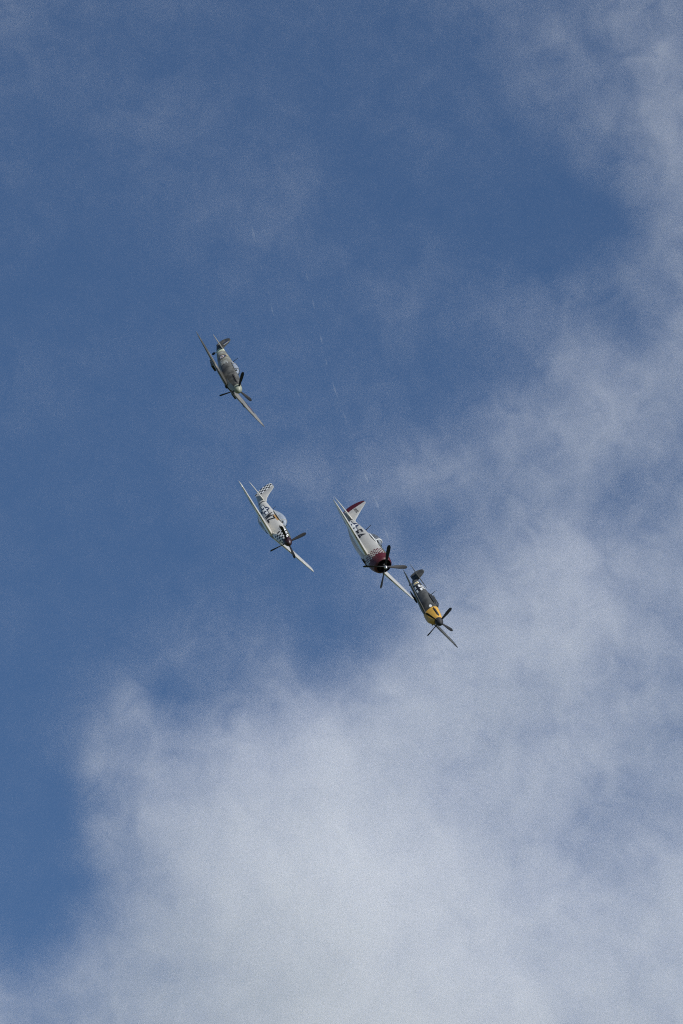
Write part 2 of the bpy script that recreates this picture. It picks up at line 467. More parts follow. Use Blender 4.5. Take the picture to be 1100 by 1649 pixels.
GLYPH = {'W': [(0, 1, .22, 0), (.22, 0, .5, .7), (.5, .7, .78, 0), (.78, 0, 1, 1)], 'Z': [(0, 1, 1, 1), (1, 1, 0, 0), (0, 0, 1, 0)],
         'I': [(.5, 0, .5, 1)], 'J': [(1, 1, 1, .25), (1, .25, .75, 0), (.75, 0, .25, 0), (.25, 0, 0, .25)],
         'F': [(0, 0, 0, 1), (0, 1, 1, 1), (0, .55, .8, .55)], '4': [(.75, 0, .75, 1), (.75, 1, 0, .35), (0, .35, 1, .35)],
         '9': [(1, .55, 0, .55), (0, .55, 0, 1), (0, 1, 1, 1), (1, 1, 1, 0), (1, 0, 0, 0)],
         '5': [(1, 1, 0, 1), (0, 1, 0, .55), (0, .55, 1, .55), (1, .55, 1, 0), (1, 0, 0, 0)],
         '1': [(.5, 0, .5, 1)], '2': [(0, 1, 1, 1), (1, 1, 1, .55), (1, .55, 0, .45), (0, .45, 0, 0), (0, 0, 1, 0)]}
def seg_d(u, v, a, b, c, d):
    t = max(0, min(1, ((u - a) * (c - a) + (v - b) * (d - b)) / ((c - a) ** 2 + (d - b) ** 2)))
    return math.hypot(u - a - t * (c - a), v - b - t * (d - b))
def glyph(ch, w, h, stroke):
    segs = [(a * w, b * h, c * w, d * h) for a, b, c, d in GLYPH[ch]]
    return lambda u, v: 0 if min(seg_d(u, v, *s) for s in segs) < stroke / 2 else -1
def side_surf(hull, side, y0, z0, lift=.007):
    """u runs left to right as read from outside, v upwards"""
    def f(u, v):
        y = y0 + side * u; z = z0 + v
        return (side * (hull.side_x(y, z) + lift), y, z)
    return f
def lettering(hull, side, text, y0, z0, w, h, gap, stroke, mat, parent, surf=None, cell=.03, name='code_letter'):
    for i, ch in enumerate(text):
        off = i * (w + gap)
        base = surf or side_surf(hull, side, y0, z0)
        decal(name, parent, [mat], glyph(ch, w, h, stroke), -stroke, w + stroke, -stroke, h + stroke, lambda u, v, o=off: base(u + o, v), cell)
def star_bar(r):
    """blue disc, white star, white bars with a blue edge: 0 blue, 1 white"""
    def f(u, v):
        d = math.hypot(u, v)
        if d < r:
            a = (math.atan2(u, v)) % (2 * math.pi / 5) - math.pi / 5
            a = abs(abs(a) - math.pi / 5)
            k = r * math.cos(math.pi * 2 / 5) / math.cos(math.pi / 5)
            # inside the five-pointed star?
            x, y = d * math.cos(a), d * math.sin(a)
            px, py = k * math.cos(math.pi / 5), k * math.sin(math.pi / 5)
            return 1 if (px - r) * y - py * (x - r) > 0 or False else 0 if not ((r - px) * y + py * (x - r) < 0) else 1
        if abs(u) < 2 * r and abs(v) < r * .27: return 1
        if abs(u) < 2.14 * r and abs(v) < r * .42: return 0
        return -1
    return f
def roundel(radii):
    return lambda u, v: next((k for k, r in enumerate(radii) if math.hypot(u, v) < r), -1)
def cross(arm, half, edge):
    """black cross with white edges along the arms"""
    def f(u, v):
        u, v = abs(u), abs(v)
        if max(u, v) > arm: return -1
        if min(u, v) < half: return 0
        if min(u, v) < half + edge: return 1
        return -1
    return f
def propeller(root, y, blades, phi0, dia, spin, spin_mat, mat='prop_black', chord=.27):
    """spinner with its blades; blades stand still"""
    hub = revolve('spinner', spin, spin_mat, root)
    for b in range(blades):
        ph = R(phi0) + 2 * math.pi * b / blades
        V = []; Fc = []; m = 12; N = 12
        for i in range(N + 1):
            t = i / N; r = .12 + (dia / 2 - .12) * t
            c = chord * (.45 + 1.1 * min(t * 1.8, 1) * .5) * (1 if t < .86 else math.sqrt(max(.02, 1 - ((t - .86) / .14) ** 2 * .85)))
            tw = R(62 - 36 * t); th = .5 * (.09 * (1 - t) + .022)
            for k in range(m):
                a = 2 * math.pi * k / m
                p, q = c / 2 * math.cos(a), th * math.sin(a)
                tx = p * math.cos(tw) - q * math.sin(tw); ty = p * math.sin(tw) + q * math.cos(tw)
                V.append((r * math.cos(ph) - tx * math.sin(ph), y + ty, r * math.sin(ph) + tx * math.cos(ph)))
        for i in range(N):
            for k in range(m): Fc.append((i*m+k, i*m+(k+1) % m, (i+1)*m+(k+1) % m, (i+1)*m+k))
        Fc.append(tuple(range(m))); Fc.append(tuple(N*m+k for k in range(m)))
        link('propeller_blade', V, Fc, mat, hub)
    return hub
def box(name, x0, x1, y0, y1, z0, z1, mat, parent, taper=0.0):
    t = taper
    V = [(x0, y0, z0+t), (x1, y0, z0+t), (x1, y1, z0), (x0, y1, z0), (x0, y0, z1), (x1, y0, z1), (x1, y1, z1), (x0, y1, z1)]
    return link(name, V, [(0,1,2,3), (4,5,6,7), (0,1,5,4), (1,2,6,5), (2,3,7,6), (3,0,4,7)], mat, parent, smooth=False)
def wheel(parent, x, y, z, r, w):
    o = tube('tail_wheel', [(x - w/2, y, z), (x - w/4, y, z), (x + w/4, y, z), (x + w/2, y, z)], [r * .75, r, r, r * .75], 'rubber', parent, 16)
    tube('strut', [(0, y, z), (0, y + .1, z + .35)], .035, 'bare_metal', o)
def canopy_ribs(hull, ys, mat, parent, rad=.025, t0=5, t1=175, name='frame'):
    for y in ys:
        tube(name, [hull.point(y, R(t0 + (t1 - t0) * i / 16), .004) for i in range(17)], rad, mat, parent, 6)
def wing_pair(root, st, mat, mark=None, hinge=.76, ail=(.55, .95)):
    """two wings with flap and aileron; st runs root to tip"""
    def sub(a, b):
        P = [s[0] for s in st]; x0, x1 = a * P[-1], b * P[-1]
        xs = [x0] + [p for p in P if x0 < p < x1] + [x1]
        return [[np.interp(x, P, [s[k] for s in st]) for k in range(5)] for x in xs]
    out = []
    for side in (1, -1):
        tw = dict(wash=WASH, span=st[-1][0])
        w = lifting('wing', st, mat, root, 'h', side, 0, hinge, 12, **tw)
        lifting('flap', sub(.09, ail[0] - .004), mat, w, 'h', side, hinge + .008, 1, **tw)
        lifting('aileron', sub(ail[0], ail[1]), mat, w, 'h', side, hinge + .008, 1, **tw)
        lifting('wing_tip', sub(ail[1] + .003, 1), mat, w, 'h', side, hinge + .008, 1, **tw)
        lifting('wing_root_trailing_edge', sub(0, .087), mat, w, 'h', side, hinge + .008, 1, **tw)
        def top(x, y, st=st, side=side, sg=1):
            P = [s[0] for s in st]; le, te, z, t = (np.interp(abs(x), P, [s[k] for s in st]) for k in range(1, 5))
            c = (le - y) / (le - te)
            return (x, y, z + (c - .35) * (le - te) * (WASH * abs(x) / P[-1] + SET) + sg * (foil(min(max(c, 0), 1), t) * (le - te) + .007))
        out.append((w, top))
    return out
def tail(root, st, mat, hinge, emat=None):
    for side in (1, -1):
        h = lifting('tailplane', st, mat, root, 'h', side, 0, hinge)
        lifting('elevator', st, emat or mat, h, 'h', side, lambda s: hinge + .01, 1)
def fighter(Rm, px, py, dist, label):
    e = bpy.data.objects.new('fighter_plane', None); col.objects.link(e)
    rot = CAM_ROT @ Matrix(Rm)
    e.matrix_world = Matrix.Translation(place_at(px, py, dist)) @ rot.to_4x4()
    e['label'] = label; e['category'] = 'fighter plane'; e['group'] = 'fighter planes in formation'
    e.empty_display_size = .5
    return e
def ellipse_wing(half, c0, yq, z0, zt, t0, t1, frac=.38, flex=.0, n=22, power=2.0, root_x=.2):
    st = []
    for i in range(n + 1):
        s = math.sin(math.pi / 2 * (i / n)); s = min(s, .9985)
        ch = c0 * (1 - s ** power) ** (1 / power)
        st.append((root_x + (half - root_x) * s, yq + frac * ch, yq - (1 - frac) * ch, z0 + (zt - z0) * s + flex * s * s, t0 + (t1 - t0) * s))
    return st
def taper_wing(half, le0, te0, le1, te1, z0, zt, t0, t1, tip=.3, flex=.0, root_x=.2, n=10):
    st = []
    for i in range(n + 1):
        s = i / n * (1 - tip / half); st.append(s)
    st += [1 - tip / half * (1 - math.sin(math.pi / 2 * k / 6)) for k in range(1, 7)]
    out = []
    for s in st:
        le, te = le0 + (le1 - le0) * s, te0 + (te1 - te0) * s
        q = max(0, (s - (1 - tip / half)) / (tip / half)); k = math.sqrt(max(.03, 1 - q * q)) if tip else 1
        m = le * .55 + te * .45
        out.append((root_x + (half - root_x) * s, m + (le - m) * k, m + (te - m) * k, z0 + (zt - z0) * s + flex * s * s, (t0 + (t1 - t0) * s) * max(k, .5)))
    return out

def pilot(plane, at, label, scale=1.0):
    """seated pilot: pelvis, chest, arms on the stick, head turned; one skin"""
    V = [(0, 0, 0), (0, -.03, .22), (0, -.02, .42), (0, 0, .50), (0, .02, .58), (0, .02, .68),
         (.17, -.02, .42), (.24, .05, .18), (.12, .28, .10), (-.17, -.02, .42), (-.24, .05, .18), (-.12, .28, .10), (.09, .3, .0), (-.09, .3, .0)]
    E = [(0, 1), (1, 2), (2, 3), (3, 4), (4, 5), (2, 6), (6, 7), (7, 8), (2, 9), (9, 10), (10, 11), (0, 12), (0, 13)]
    rad = [.16, .15, .15, .065, .105, .10, .075, .055, .04, .075, .055, .04, .085, .085]
    me = bpy.data.meshes.new('person'); me.from_pydata([Vector(v) * scale for v in V], E, [])
    o = bpy.data.objects.new('person', me); col.objects.link(o)
    sk = o.modifiers.new('skin', 'SKIN')
    if not me.skin_vertices: 
        bm = bmesh.new(); bm.from_mesh(me); bm.verts.layers.skin.verify(); bm.to_mesh(me); bm.free()
    for i, r in enumerate(rad):
        me.skin_vertices[0].data[i].radius = (r * scale, r * scale * .85)
    me.skin_vertices[0].data[0].use_root = True
    sb = o.modifiers.new('sub', 'SUBSURF'); sb.levels = sb.render_levels = 1
    me.materials.append(MATS['flight_suit'])
    o.matrix_world = plane.matrix_world @ Matrix.Translation(at)
    o['label'] = label; o['category'] = 'person'; o['group'] = 'pilots'
    # helmet and face as children
    hp = [(math.cos(a), math.sin(a)) for a in [math.pi * 2 * k / 14 for k in range(14)]]
    V = []; Fc = []
    for i in range(9):
        f = math.pi * .72 * i / 8
        for c, s in hp: V.append((.125 * math.sin(f) * c + 0, .02 + .14 * math.sin(f) * s, .66 + .14 * math.cos(f)))
    for i in range(8):
        for k in range(14): Fc.append((i*14+k, i*14+(k+1) % 14, (i+1)*14+(k+1) % 14, (i+1)*14+k))
    link('helmet', [Vector(v) * scale for v in V], Fc, 'black', o)
    return o

# ------------------------------------------------------------------ silver fighter with black and white checks
def build_checked():
    e = fighter([[-.5442, .3098, .7797], [.6595, -.4164, .6258], [.5185, .8548, .0223]], 447.4, 850.1, 513.0,
                'silver fighter with black-and-white checked nose and rudder and a bubble canopy')
    H = Hull([(2.62, .37, .37, -.37, 0, 2), (2.3, .42, .43, -.50, 0, 2.1), (1.3, .46, .53, -.70, 0, 2.3), (.3, .47, .58, -.76, 0, 2.4), (-.5, .46, .62, -.78, 0, 2.3),
              (-1.5, .45, .62, -.80, 0, 2.2), (-2.5, .40, .58, -.74, 0, 2.1), (-3.5, .32, .53, -.52, .05, 2.1), (-4.5, .24, .48, -.30, .1, 2), (-5.5, .14, .42, -.10, .15, 2), (-6.3, .05, .36, .02, .2, 2)])
    H.mesh('fuselage', -6.3, 1.3, 'silver', e, 60, 48)
    cw = H.mesh('cowling', 1.303, 2.6, ['white', 'black'], e, 31, 80, check=lambda i, j: (i // 5 + j // 5) % 2)
    propeller(e, 2.86, 4, 14, 3.4, [(2.605, .375), (2.75, .37), (2.95, .33), (3.15, .25), (3.3, .14), (3.37, .03)], 'maroon', chord=.28)
    H.mesh('anti_glare_panel', .45, 2.58, 'olive', e, 20, 10, th0=R(66), th1=R(114), off=.006)
    for s in (1, -1):
        decal('exhaust_panel', e, ['soot'], lambda u, v: 0, -.15, 1.55, 0, .11, side_surf(H, s, .75 if s > 0 else 2.15, .20, .008))
        for k in range(6):
            y = 1.02 + k * .22
            tube('exhaust_stub', [(s * (H.side_x(y, .26) - .03), y, .26), (s * (H.side_x(y, .26) + .06), y - .05, .26), (s * (H.side_x(y, .26) + .09), y - .16, .26)], .045, 'engine_dark', e)
    # belly radiator scoop
    S = Hull([(-.55, .30, -.66, -1.02, -.85, 2.6), (-1.2, .34, -.6, -1.10, -.88, 2.6), (-2.0, .33, -.55, -1.12, -.85, 2.4), (-2.9, .27, -.5, -1.0, -.75, 2.2), (-3.9, .16, -.35, -.6, -.5, 2)])
    sc = S.mesh('radiator_scoop', -3.9, -.55, 'silver_grey', e, 30, 32, caps=(True, False))
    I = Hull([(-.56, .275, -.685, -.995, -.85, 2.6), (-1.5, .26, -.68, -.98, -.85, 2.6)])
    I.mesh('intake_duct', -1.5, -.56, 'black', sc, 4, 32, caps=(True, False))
    # canopy
    C = Hull([(.55, .05, .60, .5, .52, 2), (.2, .22, .82, .5, .55, 2), (-.15, .31, .97, .5, .58, 2), (-.7, .36, 1.05, .5, .6, 2), (-1.3, .34, 1.0, .5, .6, 2), (-2.0, .26, .84, .5, .6, 2), (-2.7, .06, .64, .5, .58, 2)])
    ca = C.mesh('canopy', -2.7, -.12, 'plexiglass', e, 24, 32, caps=(False, False), th0=R(-5), th1=R(185))
    ws = C.mesh('windscreen', -.10, .55, 'plexiglass', e, 10, 32, caps=(False, False), th0=R(-5), th1=R(185))
    canopy_ribs(C, [-.11], 'silver', ws, .03)
    for s in (1, -1):
        tube('frame', [C.point(y, R(0 if s > 0 else 180), .004) for y in np.linspace(-2.4, -.14, 16)], .03, 'silver', ca, 6)
        decal('cockpit_sill', e, ['tan_leather'], lambda u, v: 0, 0, 1.15, 0, .17, side_surf(H, s, -1.5 if s > 0 else -.35, .36, .008))
    box('instrument_coaming', -.26, .26, -.1, .2, .55, .72, 'cockpit_dark', e)
    box('headrest', -.16, .16, -1.32, -1.22, .45, .92, 'cockpit_dark', e)
    # wings
    st = taper_wing(5.64, .75, -2.0, .24, -1.04, -.75, -.02, .15, .11, .28, .0)
    (wr, tr), (wl, tl) = wing_pair(e, st, 'silver')
    decal('star_marking', wr, ['insignia_blue', 'white'], star_bar(.5), -1.1, 1.1, -.5, .5, lambda u, v: tr(3.7 + u, -.25 + v, sg=-1))
    for x in (1.9, 2.15, 2.4):
        for s in (1, -1):
            y, z = np.interp(x, [q[0] for q in st], [q[1] for q in st]), np.interp(x, [q[0] for q in st], [q[3] for q in st])
            tube('gun_barrel', [(s*x, y - .1, z), (s*x, y + .1, z)], .03, 'engine_dark', wr if s > 0 else wl)
    # tail
    tail(e, [(.1, -4.85, -6.05, .42, .10), (.8, -4.98, -6.02, .43, .10), (1.5, -5.12, -5.95, .44, .09), (1.85, -5.2, -5.88, .44, .08), (2.0, -5.38, -5.8, .44, .06)], 'silver', .62)
    hinge = lambda s: (s[1] + 6.12) / (s[1] - s[2])
    fst = [(.2, -4.0, -6.5, 0, .05), (.55, -4.62, -6.72, 0, .08), (.8, -5.02, -6.78, 0, .085), (1.2, -5.32, -6.76, 0, .085), (1.55, -5.52, -6.66, 0, .08), (1.72, -5.64, -6.55, 0, .07), (1.80, -5.8, -6.42, 0, .05)]
    fn = lifting('fin', fst, 'silver', e, 'v', 1, 0, hinge, 8)
    rst = [(.02, -5.0, -6.55, 0, .05)] + fst[1:]
    zs = np.linspace(.02, 1.79, 11)
    RS = [[z] + [float(np.interp(z, [f[0] for f in rst], [f[k] for f in rst])) for k in (1, 2, 3, 4)] for z in zs]
    rd = lifting('rudder', RS, 'white', e, 'v', 1, lambda s: hinge(s) + .012, 1, 6)
    # squares of the rudder alternate, and one column runs on to the fin
    for sgn in (1, -1):
        def fs(u, v):
            z = v; le, te, t = (float(np.interp(z, [f[0] for f in rst], [f[k] for f in rst])) for k in (1, 2, 4))
            c = (le - u) / (le - te)
            return (sgn * (max(foil(min(max(c, 0), 1), t) * (le - te), .004) + .006), u, z)
        def chk(u, v):
            le, te = (float(np.interp(v, [f[0] for f in rst], [f[k] for f in rst])) for k in (1, 2))
            if u > min(-5.9, le - .04) or u < te + .01 or (u > -6.12 and v < .5): return -1
            return (math.floor(u / .22) + math.floor(v / .22)) % 2
        decal('check_marking', rd, ['black', 'white'], chk, -6.78, -5.88, .03, 1.78, fs, .0317)
    for s in (1, -1):
        decal('star_marking', e, ['insignia_blue', 'white'], star_bar(.43), -.95, .95, -.43, .43, side_surf(H, s, -3.05, .0))
        lettering(H, s, 'WZ', (-1.98 if s > 0 else -.85), -.32, .46, .66, .2, .16, 'black', e)
        lettering(H, s, 'I', -4.75 if s > 0 else -4.4, -.16, .3, .56, .1, .18, 'black', e)
    tube('aerial_mast', [(0, -2.9, .55), (0, -2.95, .9)], .018, 'engine_dark', e, 6)
    pilot(e, (0, -.75, .22), 'pilot under the bubble canopy of the checked-nose silver fighter')
    return e

# ------------------------------------------------------------------ camouflaged fighter with elliptical wings
def build_camouflaged():
    e = fighter([[-.5033, .2309, .8327], [.6999, -.4563, .5496], [.5068, .8594, .068]], 372.9, 606.1, 511.3,
                'camouflaged grey-green fighter with pale green spinner, uppermost of the four planes')
    H = Hull([(2.3, .37, .37, -.37, 0, 2), (1.9, .40, .44, -.52, 0, 2.1), (1.0, .46, .53, -.70, 0, 2.2), (0, .49, .58, -.76, 0, 2.2), (-.8, .49, .62, -.76, 0, 2.1),
              (-1.6, .47, .64, -.72, 0, 2), (-2.6, .42, .60, -.62, 0, 2), (-3.6, .34, .52, -.48, .05, 2), (-4.6, .25, .45, -.30, .1, 2), (-5.4, .16, .40, -.12, .15, 2), (-6.0, .06, .34, .04, .2, 2)])
    H.mesh('fuselage', -4.30, 0.25, 'warm_grey', e, 50, 48, check=None)
    H.mesh('engine_cowling', .253, 2.28, 'dark_camouflage', e, 24, 48)
    H.mesh('fuselage_band', -4.85, -4.303, 'pale_green', e, 8, 48)
    H.mesh('tail_cone', -6.0, -4.853, 'camouflage', e, 16, 48)
    H.mesh('chin_panel', .6, 2.27, 'sea_grey', e, 20, 16, th0=R(205), th1=R(335), off=.005)
    H.mesh('dark_camouflage_patch', -1.75, .9, 'dark_camouflage', e, 30, 30, th0=R(-38), th1=R(218), off=.005)
    propeller(e, 2.52, 3, 47, 3.3, [(2.29, .375), (2.45, .37), (2.62, .33), (2.8, .25), (2.93, .15), (3.0, .03)], 'spinner_green', chord=.28)
    for s in (1, -1):
        decal('exhaust_stain', e, ['soot'], lambda u, v: 0 if abs(v - .08) < .09 - .03 * abs(u) / 1.3 else -1, 0, 1.5, 0, .17, side_surf(H, s, .55 if s > 0 else 2.05, .16, .008))
        for k in range(6):
            y = .95 + k * .19
            tube('exhaust_stub', [(s * (H.side_x(y, .26) - .03), y, .26), (s * (H.side_x(y, .26) + .06), y - .05, .26), (s * (H.side_x(y, .26) + .10), y - .15, .26)], .045, 'engine_dark', e)
    C = Hull([(.25, .06, .58, .45, .5, 2), (.0, .20, .68, .45, .52, 2), (-.3, .28, .82, .45, .55, 2), (-.8, .31, .86, .45, .57, 2), (-1.2, .31, .82, .45, .57, 2), (-1.75, .28, .68, .45, .57, 2)])
    ca = C.mesh('canopy', -1.2, -.3, 'plexiglass', e, 14, 32, caps=(False, False), th0=R(-5), th1=R(185))
    wsc = C.mesh('windscreen', -.298, .25, 'plexiglass', e, 8, 32, caps=(False, False), th0=R(-5), th1=R(185))
    C.mesh('canopy_fairing', -1.75, -1.205, 'sea_grey', e, 10, 32, caps=(False, False), th0=R(-5), th1=R(185))
    canopy_ribs(C, [-.30], 'camouflage', wsc, .03); canopy_ribs(C, [-1.2], 'camouflage', ca, .03)
    box('instrument_coaming', -.24, .24, -.3, -.02, .5, .68, 'cockpit_dark', e)
    box('headrest', -.15, .15, -1.15, -1.05, .45, .85, 'cockpit_dark', e)
    st = ellipse_wing(5.6, 2.54, .38, -.68, -.19, .13, .08, .36, .0)
    (wr, tr), (wl, tl) = wing_pair(e, st, 'camouflage', hinge=.78)
    for (w, t_, x) in ((wr, tr, 3.6), (wl, tl, -3.6)):
        decal('roundel', w, ['roundel_red', 'roundel_blue'], roundel([.24, .6]), -.6, .6, -.6, .6, lambda u, v, t_=t_, x=x: t_(x + u, -.15 + v))
        s = 1 if x > 0 else -1
        zz = lambda xx: float(np.interp(xx, [q[0] for q in st], [q[3] for q in st]))
        yy = lambda xx: float(np.interp(xx, [q[0] for q in st], [q[1] for q in st]))
        box('radiator', min(s * 1.35, s * 1.95), max(s * 1.35, s * 1.95), -.95, .15, zz(1.6) - .34, zz(1.6) - .10, 'camouflage', w, .12)
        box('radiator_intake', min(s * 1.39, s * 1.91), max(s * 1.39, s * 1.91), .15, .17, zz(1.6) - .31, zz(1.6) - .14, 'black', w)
        tube('cannon_barrel', [(s * 2.1, yy(2.1) - .1, zz(2.1)), (s * 2.1, yy(2.1) + .2, zz(2.1)), (s * 2.1, yy(2.1) + .65, zz(2.1))], [.06, .045, .03], 'engine_dark', w)
    box('carburettor_intake', -.11, .11, .55, 1.1, -.88, -.62, 'engine_dark', e, .08)
    tail(e, ellipse_wing(1.62, 1.15, -5.0, .38, .40, .10, .07, .45, root_x=.08, n=12), 'camouflage', .6)
    hinge = lambda s: (s[1] + 5.62) / (s[1] - s[2])
    fst = [(.2, -4.5, -6.15, 0, .05), (.42, -4.82, -6.2, 0, .08), (.65, -5.0, -6.2, 0, .085), (.9, -5.12, -6.12, 0, .085), (1.12, -5.24, -5.98, 0, .08), (1.26, -5.34, -5.82, 0, .07), (1.31, -5.45, -5.68, 0, .05)]
    fn = lifting('fin', fst, 'dark_camouflage', e, 'v', 1, 0, lambda s: max(.1, hinge(s)), 8)
    rd = lifting('rudder', [(.0, -5.2, -6.05, 0, .05)] + fst, 'dark_camouflage', e, 'v', 1, lambda s: max(.12, hinge(s)) + .012, 1, 6)
    for sgn in (1, -1):
        def fs(u, v):
            le, te, t = (float(np.interp(v, [f[0] for f in fst], [f[k] for f in fst])) for k in (1, 2, 4))
            return (sgn * (max(foil(min(max((le - u) / (le - te), 0), 1), t) * (le - te), .004) + .006), u, v)
        decal('fin_flash', fn, ['dark_camouflage', 'code_grey', 'roundel_blue'], lambda u, v: 0 if u > -5.22 else 1 if u > -5.34 else 2, -5.55, -5.08, .6, 1.1, lambda u, v: fs(u - .15 * (v - .6), v), .03)
        s = sgn
        decal('roundel', e, ['roundel_red', 'dull_white', 'roundel_blue', 'dull_yellow'], roundel([.10, .22, .36, .41]), -.42, .42, -.42, .42, side_surf(H, s, -3.1, .06))
        lettering(H, s, 'JF' if s > 0 else 'FJ', -2.5 if s > 0 else -1.45, -.22, .36, .5, .18, .10, 'code_grey', e)
        lettering(H, s, 'I', -4.0 if s > 0 else -3.7, -.12, .3, .42, .1, .10, 'code_grey', e)
    tube('aerial_mast', [(0, -1.95, .62), (0, -2.05, 1.2)], [.03, .015], 'engine_dark', e, 6)
    wheel(e, 0, -5.05, -.52, .16, .11)
    return e

# ------------------------------------------------------------------ big radial fighter with red cowl
def build_radial():
    e = fighter([[-.5299, .3402, .7768], [.6548, -.4179, .6297], [.5389, .8424, -.0013]], 598.1, 885.4, 506.0,
                'stout silver radial-engined fighter with dark red cowl ring and red rudder')
    H = Hull([(3.12, .60, .60, -.68, 0, 2), (3.02, .67, .67, -.80, 0, 2), (2.7, .73, .74, -.95, 0, 2), (2.0, .76, .79, -1.08, 0, 2), (1.5, .76, .80, -1.10, 0, 2), (.5, .72, .80, -1.10, 0, 2), (-.5, .66, .78, -1.06, 0, 2),
              (-1.5, .58, .74, -1.02, 0, 2), (-2.5, .50, .68, -.92, 0, 2), (-3.5, .42, .60, -.75, 0, 2), (-4.5, .33, .52, -.50, .05, 2), (-5.5, .22, .45, -.28, .1, 2), (-6.5, .11, .38, -.06, .15, 2), (-7.0, .05, .34, .06, .2, 2)])
    H.mesh('fuselage', -7.0, 1.3, 'silver_grey', e, 60, 56)
    cw = H.mesh('cowling', 1.303, 2.15, ['silver_grey', 'dark_red'], e, 19, 144, caps=(True, True), check=lambda i, j: (i // 3 + j // 4) % 2)
    ring = H.mesh('cowl_ring', 2.153, 3.12, 'dark_red', e, 18, 56, caps=(False, False))
    I = Hull([(3.11, .585, .585, -.665, 0, 2), (2.5, .60, .60, -.74, 0, 2), (2.2, .6, .6, -.74, 0, 2)])
    I.mesh('cowl_lining', 2.2, 3.11, 'black', ring, 6, 56, caps=(True, False))
    cc = revolve('engine_crankcase', [(2.5, .30), (2.8, .28), (3.0, .2), (3.15, .13)], 'engine_dark', e, 24)
    for k in range(9):
        a = 2 * math.pi * k / 9
        tube('cylinder_head', [(.25 * math.cos(a), 2.66, .25 * math.sin(a)), (.56 * math.cos(a), 2.66, .56 * math.sin(a))], .11, 'engine_dark', cc, 10)
    hub = propeller(e, 3.3, 4, 45, 3.95, [(3.12, .15), (3.36, .16), (3.48, .14), (3.58, .10), (3.64, .03)], 'bare_metal', chord=.32)
    H.mesh('anti_glare_panel', .35, 2.14, 'olive', e, 20, 10, th0=R(66), th1=R(114), off=.006)
    C = Hull([(.45, .06, .80, .6, .7, 2), (.15, .24, .96, .6, .72, 2), (-.15, .31, 1.12, .6, .74, 2), (-.6, .35, 1.18, .6, .75, 2), (-1.1, .33, 1.12, .6, .75, 2), (-1.6, .24, .96, .6, .74, 2), (-2.05, .06, .76, .6, .68, 2)])
    ca = C.mesh('canopy', -2.05, -.2, 'clear_plexiglass', e, 24, 32, caps=(False, False), th0=R(-8), th1=R(188))
    ws = C.mesh('windscreen', -.197, .45, 'clear_plexiglass', e, 10, 32, caps=(False, False), th0=R(-8), th1=R(188))
    canopy_ribs(C, [-.2], 'white', ws, .06)
    for s in (1, -1):
        tube('frame', [C.point(y, R(0 if s > 0 else 180), .004) for y in np.linspace(-1.95, -.22, 16)], .055, 'white', ca, 6)
        tube('frame', [C.point(y, R(0 if s > 0 else 180), .004) for y in np.linspace(-.2, .42, 8)], .05, 'white', ws, 6)
    box('instrument_coaming', -.28, .28, -.15, .15, .72, .9, 'cockpit_dark', e)
    box('headrest', -.17, .17, -1.35, -1.25, .6, 1.0, 'cockpit_dark', e)
    st = ellipse_wing(6.2, 2.9, .35, -.60, .16, .15, .09, .30, .0, power=2.5)
    (wr, tr), (wl, tl) = wing_pair(e, st, 'silver')
    decal('star_marking', wr, ['insignia_blue', 'white'], star_bar(.55), -1.2, 1.2, -.55, .55, lambda u, v: tr(4.0 + u, -.3 + v, sg=-1))
    P = [q[0] for q in st]
    for s, w in ((1, wr), (-1, wl)):
        for k in range(4):
            x = 2.35 + .2 * k; y, z = np.interp(x, P, [q[1] for q in st]), np.interp(x, P, [q[3] for q in st])
            tube('gun_barrel', [(s*x, y - .1, z - .02), (s*x, y + .38 - .07 * k, z - .02)], .03, 'engine_dark', w)
    box('exhaust_outlet', -.35, .35, .6, 1.2, -1.17, -1.06, 'soot', e, .04)
    tail(e, ellipse_wing(2.5, 1.65, -5.95, .36, .40, .10, .07, .42, root_x=.1, n=14, power=2.3), 'silver', .6)
    hinge = lambda s: (s[1] + 6.62 - .12 * max(0, s[0] - .6)) / (s[1] - s[2])
    fst = [(.2, -4.6, -7.2, 0, .05), (.6, -5.12, -7.3, 0, .08), (1.0, -5.42, -7.26, 0, .085), (1.5, -5.76, -7.08, 0, .085), (1.9, -6.02, -6.84, 0, .08), (2.08, -6.14, -6.68, 0, .07), (2.14, -6.24, -6.55, 0, .05)]
    fn = lifting('fin', fst, 'silver', e, 'v', 1, 0, lambda s: max(.08, hinge(s)), 8)
    lifting('rudder', [(.02, -5.6, -7.2, 0, .05)] + fst, 'dark_red', e, 'v', 1, lambda s: max(.1, hinge(s)) + .012, 1, 6)
    for sgn in (1, -1):
        def fs(u, v):
            y, z = -6.45 + u if sgn > 0 else -5.75 - u, 1.0 + v
            le, te, t = (float(np.interp(z, [f[0] for f in fst], [f[k] for f in fst])) for k in (1, 2, 4))
            return (sgn * (max(foil(min(max((le - y) / (le - te), 0), 1), t) * (le - te), .004) + .006), y, z)
        lettering(None, sgn, '549192', 0, 0, .075, .2, .05, .035, 'black', fn, fs, .0125, 'serial_number')
        s = sgn
        decal('star_marking', e, ['insignia_blue', 'white'], star_bar(.5), -1.1, 1.1, -.5, .5, side_surf(H, s, -4.0, .02))
        lettering(H, s, 'F4', -2.9 if s > 0 else -1.6, -.38, .48, .78, .26, .16, 'black', e)
        lettering(H, s, 'J', -5.62 if s > 0 else -5.24, -.16, .38, .52, .1, .13, 'black', e)
    tube('aerial_mast', [(0, -2.85, .6), (0, -3.0, 1.3)], [.035, .02], 'engine_dark', e, 6)
    pilot(e, (0, -.75, .33), 'pilot in dark helmet under the canopy of the red-cowled radial fighter', 1.0)
    return e

